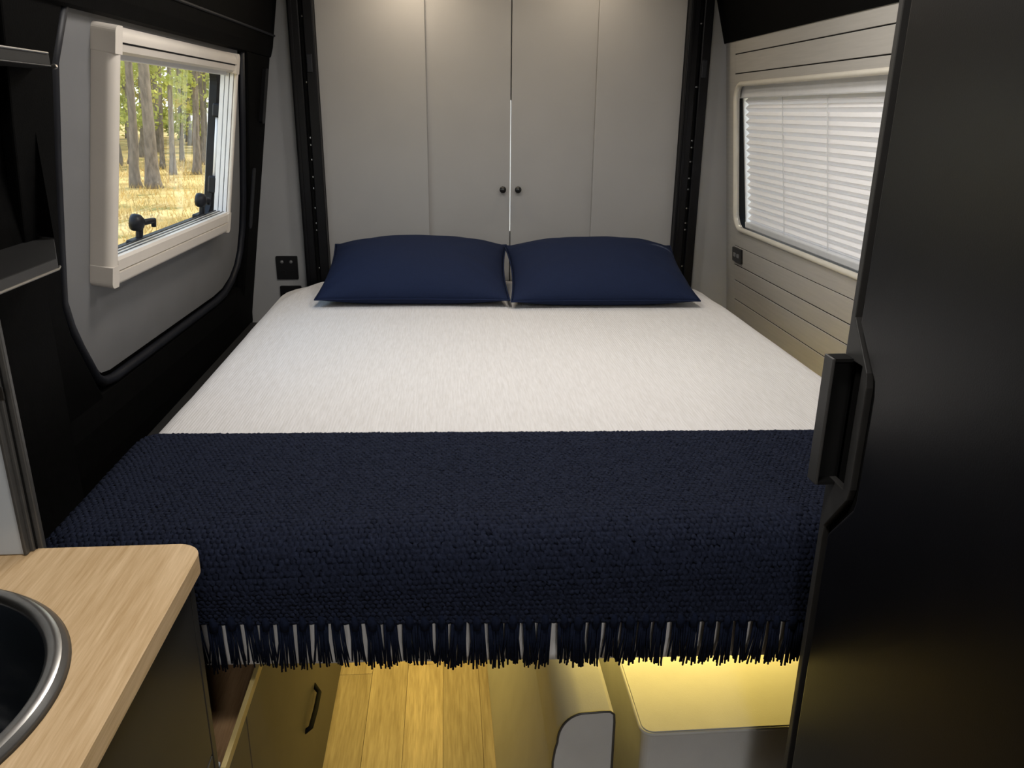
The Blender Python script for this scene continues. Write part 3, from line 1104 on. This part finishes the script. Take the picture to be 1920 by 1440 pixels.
# ================================================================== UNDER THE BED
# low cabinet on the left
lc = empty('low_cabinet', (-0.5, 1.7, 0.0))
tag(lc, 'low dark cabinet with open oak top under the bed, left of the floor', 'cabinet')
LX = -0.297
rel(MB().box(LX - 0.012, LX, 0.842, 0.946, 0.004, 0.600).build('front_panel', 'cabinet_dark', lc, bevel=0.001), lc)
d = rel(MB().box(LX - 0.012, LX, 0.9485, 1.78, 0.03, 0.600).build('door', 'cabinet_dark', lc, bevel=0.001), lc)
rel(MB().box(LX - 0.012, LX, 1.7825, 2.62, 0.03, 0.600).build('door', 'cabinet_dark', lc, bevel=0.001), lc)
rel(MB().box(LX - 0.0065, LX + 0.0005, 0.838, 2.62, 0.6005, 0.616).build('edge_board', 'edge_board', lc, bevel=0.001), lc)
h = rel(MB().tube([(LX - 0.002, 1.300, 0.250), (LX + 0.010, 1.306, 0.256), (LX + 0.012, 1.355, 0.256), (LX + 0.012, 1.405, 0.258), (LX - 0.002, 1.425, 0.262)], 0.005, 8)
        .build('handle', 'void', d, smooth=True), lc)
h.matrix_parent_inverse = Matrix.Identity(4)
rel(MB().box(-0.76, LX - 0.013, 0.85, 2.60, 0.50, 0.512).build('shelf', 'shelf_wood', lc), lc)
rel(MB().box(-0.76, LX - 0.013, 1.42, 1.432, 0.512, 0.60).build('divider', 'shelf_wood', lc), lc)
rel(MB().box(-0.76, -0.748, 0.85, 2.60, 0.02, 0.60).build('back_panel', 'shelf_wood', lc), lc)
rel(MB().box(-0.748, LX - 0.013, 2.608, 2.62, 0.02, 0.60).build('end_panel', 'cabinet_dark', lc), lc)
cp = MB().prism(rrect(LX - 0.030, LX - 0.013, 0.842, 0.862, 0.003), 0.58, 0.603)
rel(cp.build('corner_bracket', 'splash_panel', lc, bevel=0.002), lc)

# left bench end: padded side rising to a rounded roll
lb = empty('lounge_bolster', (0.19, 1.6, 0.0))
tag(lb, 'narrow light grey padded bolster with rounded top beside the plank floor', 'bolster')
sec = [(0.085, 0.0), (0.168, 0.300), (0.172, 0.318)]
prof_r = [(0.1725, 0.318), (0.176, 0.345)]
for i in range(13):
    a = math.pi - i / 12 * math.pi / 2
    prof_r.append((0.228 + 0.048 * math.cos(a) * (1 + 0.04 * i / 12), 0.362 + 0.0605 * math.sin(a)))
prof_r += [(0.262, 0.4235), (0.272, 0.423), (0.279, 0.417), (0.281, 0.405), (0.281, 0.01), (0.1725, 0.01)]
rel(MB().prism([(0.085, 0.0), (0.171, 0.314), (0.173, 0.30), (0.173, 0.0)], 1.122, 2.6, tf=lambda a, b, w: (a + 0.015 * (2.6 - w) / 1.5 - 0.006, w, b)).build('skirt_panel', 'leather', lb, bevel=0.003), lb)
rel(MB().prism(prof_r, 1.122, 2.6, tf=lambda a, b, w: (a, w, b)).build('roll_cushion', 'leather', lb, smooth='auto'), lb)
pip = [(0.1735, 1.121, 0.05), (0.1725, 1.121, 0.318)] + [(a, 1.121, b) for a, b in prof_r[1:18]] + [(0.2805, 1.121, 0.40), (0.281, 1.121, 0.05)]
rel(MB().tube(pip, 0.0022, 6).build('piping', 'profile_grey', lb, smooth=True), lb)

# right seat block
rs_ = empty('lounge_bench', (0.68, 1.6, 0.0))
tag(rs_, 'wide light grey leather seat block with piped edge beside the black closet', 'bench')
rel(MB().prism(rrect(0.334, 1.05, 1.118, 2.6, 0.020), 0.02, 0.377).build('seat_cushion', 'leather', rs_, bevel=0.012, seg=4), rs_)
ring = [(a, b, 0.3725) for a, b in rrect(0.332, 1.052, 1.116, 2.602, 0.020)]
rel(MB().tube(ring, 0.0035, 8, closed=True).build('piping', 'piping', rs_, smooth=True), rs_)

# ================================================================== KITCHEN
WTZ = 0.945
kc = empty('kitchen_cabinet', (-0.55, 0.2, 0.0))
tag(kc, 'charcoal kitchen cabinet under the oak worktop', 'cabinet')
rel(MB().box(-0.80, -0.320, -0.80, 0.818, 0.08, 0.70).build('carcass', 'charcoal', kc), kc)
rel(MB().box(-0.80, -0.302, 0.818, 0.832, 0.02, 0.921).build('end_panel', 'charcoal', kc, bevel=0.001), kc)
for a, b in ((-0.79, -0.24), (-0.237, 0.29), (0.293, 0.816)):
    rel(MB().box(-0.320, -0.302, a, b, 0.66, 0.918).build('drawer_front', 'charcoal', kc, bevel=0.0015), kc)
    rel(MB().box(-0.320, -0.302, a, b, 0.10, 0.657).build('door', 'charcoal', kc, bevel=0.0015), kc)
rel(MB().box(-0.80, -0.36, -0.80, 0.80, 0.0, 0.08).build('plinth', 'void', kc), kc)

SC, SR = (-0.527, 0.570), 0.186
hole = [(SC[0] + (SR - 0.016) * math.cos(2 * math.pi * i / 64), SC[1] + (SR - 0.016) * math.sin(2 * math.pi * i / 64)) for i in range(64)]
wt = MB().prism(rrect(-0.80, -0.285, -0.82, 0.836, [0.0, 0.0, 0.030, 0.0], 10), WTZ - 0.023, WTZ, [hole]).build('worktop', 'oak', bevel=0.0018, seg=2)
tag(wt, 'pale oak kitchen worktop with a rounded corner', 'worktop')
sk = empty('round_sink', (SC[0], SC[1], WTZ))
tag(sk, 'round dark sink with a brushed steel rim set in the oak worktop', 'sink')
MB().lathe([(SR - 0.017, -0.002), (SR - 0.0165, 0.003), (SR - 0.012, 0.0085), (SR - 0.006, 0.009), (SR - 0.002, 0.007)], 96).build('rim', 'steel', sk, smooth=True)
MB().lathe([(SR - 0.002, 0.0072), (SR + 0.002, 0.004), (SR + 0.005, 0.0006), (SR - 0.004, 0.0004)], 96).build('rim_gasket', 'dark_steel', sk, smooth=True)
MB().lathe([(SR - 0.0168, 0.002), (SR - 0.020, -0.010), (SR - 0.024, -0.10), (SR - 0.034, -0.135), (SR - 0.06, -0.150), (0.03, -0.156), (0.0, -0.156)], 96).build('bowl', 'sink_bowl', sk, smooth=True)
MB().lathe([(0.0, -0.150), (0.034, -0.150), (0.040, -0.153), (0.044, -0.1555)], 32).build('drain', 'dark_steel', sk, smooth=True)
tap = [(0.06, -0.02, -0.10), (0.085, 0.02, -0.07), (0.10, 0.07, -0.05), (0.09, 0.12, -0.06)]

# partition at the rear end of the worktop
pt = empty('splash_partition', (-0.62, 0.83, WTZ))
tag(pt, 'upright grey splash panel with dark metal edges standing on the worktop', 'panel')
rel(MB().box(-0.80, -0.4755, 0.8215, 0.8275, WTZ + 0.001, 1.50).build('splash_sheet', 'splash_panel', pt, bevel=0.001), pt)
rel(MB().box(-0.4775, -0.4735, 0.8195, 0.8285, WTZ + 0.0008, 1.50).build('sheet_edge', 'profile_grey', pt, bevel=0.001), pt)
rel(MB().box(-0.482, -0.4700, 0.8285, 0.8330, WTZ + 0.0006, 1.50).build('edge_profile', 'profile_grey', pt, bevel=0.001), pt)
rel(MB().box(-0.482, -0.4690, 0.8335, 0.8345, WTZ + 0.0006, 1.50).build('profile_gap_shade', 'void', pt), pt)  # black sheet painted as the shade in the gap between the profiles
rel(MB().box(-0.80, -0.4640, 0.8365, 0.8440, 0.62, 1.50).build('end_post', 'profile_grey', pt, bevel=0.0015), pt)
rel(MB().box(-0.482, -0.462, 0.8180, 0.8195, 1.13, 1.145).build('catch', 'knob_black', pt, bevel=0.001), pt)

# open shelf unit on the left
su = empty('shelf_unit', (-0.68, 1.2, 1.18))
tag(su, 'black open shelf unit with metal edged shelves beside the left window', 'shelf')
rel(MB().prism([(-0.600, 0.870), (-0.600, 1.272), (-0.612, 1.300), (-0.703, 1.495), (-0.76, 1.52), (-0.76, 0.870)], 1.183, 1.196).build('shelf_board', 'charcoal', su, bevel=0.001), su)
rel(MB().tube([(-0.599, 0.87, 1.1835), (-0.599, 1.272, 1.1835), (-0.606, 1.292, 1.1835)], 0.0022, 6).build('shelf_edge', 'steel', su), su)
rel(MB().box(-0.603, -0.599, 0.87, 1.272, 1.184, 1.199).build('shelf_lip', 'profile_grey', su), su)
rel(MB().prism([(-0.600, 0.870), (-0.600, 1.360), (-0.62, 1.40), (-0.69, 1.495), (-0.72, 1.52), (-0.72, 0.870)], 1.480, 1.496).build('shelf_board', 'charcoal', su, bevel=0.001), su)
rel(MB().tube([(-0.599, 0.87, 1.497), (-0.599, 1.355, 1.497)], 0.0016, 6).build('shelf_edge', 'steel', su), su)
rel(MB().tube([(-0.599, 0.87, 1.479), (-0.599, 1.358, 1.479)], 0.0010, 6).build('shelf_edge', 'profile_grey', su), su)
rel(MB().tube([(-0.601, 1.372, 1.479), (-0.601, 1.378, 1.479)], 0.004, 8).build('shelf_pin', 'steel', su), su)
rel(MB().prism([(-0.700, 1.490), (-0.706, 1.496), (-0.752, 1.522), (-0.752, 1.514)], 1.199, 1.478).build('end_panel', 'black_trim', su), su)
rel(MB().box(-0.745, -0.735, 0.87, 1.50, 0.675, 1.479).build('back_panel', 'black_trim', su), su)
# wide dark sill board running beside the bed
sb_ = MB().prism([(-0.735, 0.872), (-0.620, 0.872), (-0.620, 2.95), (-0.735, 2.95)], 0.655, 0.668).build('side_ledge', 'charcoal', bevel=0.003)
tag(sb_, 'long dark ledge running between the bed and the left wall', 'ledge')

# ================================================================== CLOSET
cl = empty('tall_closet', (0.8, 0.1, 0.0))
tag(cl, 'tall matt black closet filling the right edge with a pull handle', 'closet')
CX, CY = 0.500, 0.930
rel(MB().box(CX + 0.016, 1.04, -0.9, CY - 0.012, 0.0, 1.94).build('carcass', 'closet_black', cl), cl)
EJ = [(0.02, 0.0), (0.895, 0.0), (0.956, 0.050), (0.972, 0.054), (1.108, 0.054), (1.126, 0.050), (1.184, 0.0), (1.93, 0.0)]
jog = [(CY - 0.031 - e, z) for z, e in EJ] + [(-0.9, 1.93), (-0.9, 0.02)]
dr = rel(MB().prism(jog, CX - 0.004, CX + 0.012, tf=lambda a, b, w: (w, a, b)).build('sliding_door', 'closet_black', cl, bevel=0.0035, seg=3), cl)
jamb = [(CY, 1.94), (CY, 1.131), (CY - 0.044, 1.131), (CY - 0.044, 0.966), (CY, 0.966), (CY, 0.0)] + [(CY - 0.010 - 0.92 * e, z) for z, e in EJ]
rel(MB().prism(jamb, CX, CX + 0.010, tf=lambda a, b, w: (w, a, b)).build('end_jamb', 'closet_edge', cl, bevel=0.001), cl)
rel(MB().box(CX + 0.0105, CX + 0.0158, CY - 0.11, CY - 0.001, 0.0, 1.94).build('gap_shade_strip', 'void', cl), cl)  # black strip that draws the shadow gap between door and jamb
rel(MB().box(CX + 0.0105, CX + 0.060, CY - 0.0118, CY - 0.0005, 0.0, 1.94).build('end_panel', 'closet_black', cl), cl)
hd_ = rel(MB().box(CX - 0.0265, CX - 0.0225, CY - 0.022, CY + 0.002, 0.962, 1.134).build('pull_handle', 'closet_edge', dr, bevel=0.0012), cl)
hd_.matrix_parent_inverse = Matrix.Identity(4)
for a, b, cc, dd, e_, f_ in ((CX - 0.0225, CX + 0.0115, CY - 0.006, CY + 0.001, 0.964, 1.132), (CX - 0.0225, CX, CY - 0.022, CY + 0.001, 0.962, 0.966),
                             (CX - 0.0225, CX, CY - 0.022, CY + 0.001, 1.130, 1.134)):
    o = MB().box(a, b, cc, dd, e_, f_).build('handle_return', 'void', dr)

# ================================================================== LAMPS


def puck(x, y, label, energy, col, size=0.09, z=1.958):
    l_ = empty('ceiling_lamp', (x, y, z))
    tag(l_, label, 'lamp', 'round ceiling lamps')
    MB().lathe([(size * 0.62, 0.0), (size * 0.62, -0.010), (size * 0.56, -0.013), (size * 0.5, -0.010), (size * 0.5, 0.0)], 32).build('bezel', 'steel', l_, smooth=True)
    MB().lathe([(size * 0.5, -0.0095), (0.0, -0.0095)], 32).build('diffuser', 'lamp_glow', l_)
    ld = bpy.data.lights.new('lamp_light', 'AREA')
    ld.shape = 'DISK'
    ld.size = size
    ld.energy = energy
    ld.color = col
    lo = bpy.data.objects.new('lamp_light', ld)
    COL.objects.link(lo)
    lo.parent = l_
    lo.location = (0, 0, -0.016)


emit_mat('lamp_glow', (1.0, 0.86, 0.66), 3.0)
WARM = (1.0, 0.83, 0.62)
NEUT = (1.0, 0.955, 0.905)
puck(-0.10, 2.84, 'round ceiling lamp near the rear cupboard, on the open window side', 2.1, WARM, 0.12)
puck(0.50, 2.84, 'round ceiling lamp near the rear cupboard, on the blind side', 1.1, WARM, 0.12)
puck(-0.12, 1.75, 'round ceiling lamp over the middle of the bed, on the open window side', 6.0, NEUT, 0.25)
puck(0.50, 1.75, 'round ceiling lamp over the middle of the bed, on the blind side', 6.0, NEUT, 0.25)
puck(0.05, 0.55, 'round ceiling lamp above the edge of the oak worktop', 6.5, NEUT, 0.22)
puck(0.20, -0.9, 'round ceiling lamp over the aisle near the cab', 15.0, NEUT, 0.22)

# yellow LED strip under the bed
ls = empty('led_strip', (0.62, 1.75, 0.60))
tag(ls, 'yellow light strip fixed under the bed platform above the seat block', 'lamp')
emit_mat('led_glow', (1.0, 0.78, 0.25), 6.0)
rel(MB().box(0.20, 0.86, 1.66, 1.68, 0.622, 0.6315).build('channel', 'steel', ls), ls)
rel(MB().box(0.205, 0.855, 1.663, 1.677, 0.6195, 0.622).build('diffuser', 'led_glow', ls), ls)


def strip_light(x, y, z, sx, sy, e, col, parent):
    ld = bpy.data.lights.new('strip_light', 'AREA')
    ld.shape = 'RECTANGLE'
    ld.size, ld.size_y = sx, sy
    ld.energy = e
    ld.color = col
    lo = bpy.data.objects.new('strip_light', ld)
    COL.objects.link(lo)
    lo.parent = parent
    lo.matrix_parent_inverse = Matrix.Translation(-Vector(parent.location))
    lo.location = (x, y, z)


YEL = (1.0, 0.725, 0.17)
strip_light(0.53, 1.67, 0.617, 0.65, 0.02, 12.5, YEL, ls)
ls2 = empty('led_strip', (-0.1, 1.75, 0.60))
tag(ls2, 'yellow light strip fixed under the bed platform above the plank floor', 'lamp')
rel(MB().box(-0.32, 0.14, 1.86, 1.88, 0.622, 0.6315).build('channel', 'steel', ls2), ls2)
rel(MB().box(-0.315, 0.135, 1.863, 1.877, 0.6195, 0.622).build('diffuser', 'led_glow', ls2), ls2)
strip_light(-0.09, 1.87, 0.617, 0.45, 0.02, 3.4, YEL, ls2)

# ================================================================== OUTSIDE
GZ = -0.55
gr = MB()
gn = 60
gv = np.zeros((gn, gn, 3))
for i in range(gn):
    for j in range(gn):
        x_ = -95 + 170 * i / (gn - 1)
        y_ = -45 + 160 * j / (gn - 1)
        dd = math.hypot(x_, y_)
        gv[j, i] = (x_, y_, GZ + min(1, dd / 12) * 0.16 * noise.noise(Vector((x_ * 0.09, y_ * 0.09, 0))))
g = link('meadow_ground', grid_mesh('meadow_ground', gv), 'meadow')
tag(g, kind='structure')

# dry grass blades
rng = np.random.default_rng(11)
nb = 26000
yy = rng.uniform(9, 34, nb)
xx = -yy * rng.uniform(0.10, 0.75, nb)
hh = rng.uniform(0.06, 0.26, nb)
ang = rng.uniform(0, math.pi, nb)
wd = rng.uniform(0.008, 0.02, nb)
lean = rng.normal(0, 0.08, (nb, 2))
zz = np.full(nb, GZ - 0.03)
V = np.stack([np.stack([xx - np.cos(ang) * wd, yy - np.sin(ang) * wd, zz], 1), np.stack([xx + np.cos(ang) * wd, yy + np.sin(ang) * wd, zz], 1),
              np.stack([xx + lean[:, 0], yy + lean[:, 1], zz + hh], 1)], 1).reshape(-1, 3)
gm = bpy.data.meshes.new('dry_grass')
gm.from_pydata(V.tolist(), [], [(3 * i, 3 * i + 1, 3 * i + 2) for i in range(nb)])
go = link('dry_grass', gm, 'grass_blade')
tag(go, 'dry golden grass growing on the forest floor outside the window', 'grass', kind='stuff')


def tree(x, y, rad, height, leanx, label, seed, group=None, leaves=900, low=2.2, mleaf='leaf_green', crown=1.3, leaf=1.0):
    R2 = random.Random(seed)
    rg = np.random.default_rng(seed)
    t = empty('forest_tree', (x, y, GZ - 0.05))
    tag(t, label, 'tree', group)
    pts, rr = [], []
    for k in range(12):
        f = k / 11
        pts.append((leanx * f * height + 0.035 * math.sin(f * 5 + seed), 0.04 * math.sin(f * 4 + seed * 2), f * height))
        flare = 1 + 0.75 * math.exp(-f * height / 0.35)
        rr.append(rad * flare * (1 - 0.72 * f))
    pts.insert(1, (leanx * 0.25, 0, 0.25))
    rr.insert(1, rad * 1.35)
    pts.insert(2, (leanx * 0.6, 0, 0.6))
    rr.insert(2, rad * 1.10)
    b = MB().tube(pts, rr, 12)
    # side branches
    tips = []
    for k in range(R2.randint(10, 15)):
        f = R2.uniform(low / height, 0.98)
        p0 = Vector((leanx * f * height + 0.035 * math.sin(f * 5 + seed), 0.04 * math.sin(f * 4 + seed * 2), f * height))
        a = R2.uniform(0, 2 * math.pi)
        ln_ = crown * R2.uniform(0.4, 1.0) * (1.15 - 0.6 * f)
        p1 = p0 + Vector((math.cos(a) * ln_ * 0.5, math.sin(a) * ln_ * 0.5, ln_ * 0.22))
        p2 = p0 + Vector((math.cos(a) * ln_, math.sin(a) * ln_, ln_ * 0.30))
        b.tube([tuple(p0), tuple(p1), tuple(p2)], [rad * 0.20, rad * 0.12, rad * 0.04], 5)
        tips += [(p1, 0.42), (p2, 0.55)]
    b.build('trunk', 'bark', t, smooth=True)
    # leaves in clumps around the branch ends
    V = []
    per = max(6, leaves // len(tips))
    for p_, s_ in tips:
        c0 = np.array(p_) + rg.normal(0, s_ * 0.52, (per, 3)) * np.array((1, 1, 0.55))
        a1 = rg.normal(0, 1, (per, 3))
        a1 /= np.linalg.norm(a1, axis=1)[:, None]
        a2 = rg.normal(0, 1, (per, 3))
        a2 -= a1 * (a1 * a2).sum(1)[:, None]
        a2 /= np.linalg.norm(a2, axis=1)[:, None]
        sz = rg.uniform(0.05, 0.12, per)[:, None] * leaf
        V.append(np.stack([c0 - a1 * sz, c0 + a2 * sz * 0.55, c0 + a1 * sz, c0 - a2 * sz * 0.55], 1).reshape(-1, 3))
    V = np.concatenate(V)
    fm_ = bpy.data.meshes.new('foliage')
    n_ = len(V) // 4
    fm_.from_pydata(V.tolist(), [], [(4 * i, 4 * i + 1, 4 * i + 2, 4 * i + 3) for i in range(n_)])
    link('foliage', fm_, mleaf, t)
    return t


tree(-8.02, 21.8, 0.110, 12, 0.075, 'second stoutest grey tree trunk, just left of the stoutest one outside the window', 1, leaves=500, low=4.5)
tree(-7.53, 21.7, 0.150, 13, 0.055, 'stoutest grey tree trunk in the forest outside the window', 2, leaves=400, low=5.0)
tree(-8.48, 26.3, 0.080, 11, 0.095, 'slim tree trunk right of the stoutest trunk, near the middle of the window', 3, leaves=1200, low=2.4)
tree(-7.78, 26.4, 0.105, 11, 0.105, 'tree trunk nearest the window stay arm on the right of the window', 4, leaves=1300, low=2.4)
tree(-11.7, 30.7, 0.09, 11, 0.02, 'leaning slim tree at the left edge of the window view', 5, leaves=1500, low=1.4)
tree(-9.73, 29.2, 0.07, 10, 0.08, 'thin tree seen just right of the stoutest trunk and set further back', 6, leaves=1500, low=1.4)
tree(-9.0, 31.5, 0.08, 11, 0.06, 'thin tree behind the trunk nearest the window stay arm', 7, leaves=1400, low=1.4, mleaf='leaf_yellow')
R3 = random.Random(99)
n_far = 0
spots = []
for k in range(3000):
    y_ = R3.uniform(31, 62)
    x_ = -y_ * R3.uniform(0.14, 0.62)
    if all((x_ - a) ** 2 + (y_ - b) ** 2 > 2.0 ** 2 for a, b in spots):
        spots.append((x_, y_))
    if len(spots) >= 120:
        break
for k, (x_, y_) in enumerate(spots):
    tree(x_, y_, R3.uniform(0.07, 0.13), R3.uniform(8.5, 13), R3.uniform(0.04, 0.12), 'slender tree far back in the forest seen through the left window', 200 + k,
         group='far forest trees', leaves=760, low=(1.2 if y_ < 40 else 0.35), mleaf='leaf_yellow' if k % 3 == 0 else 'leaf_green', crown=1.05, leaf=1.0 + (y_ - 30) / 40)

bpy.context.view_layer.update()
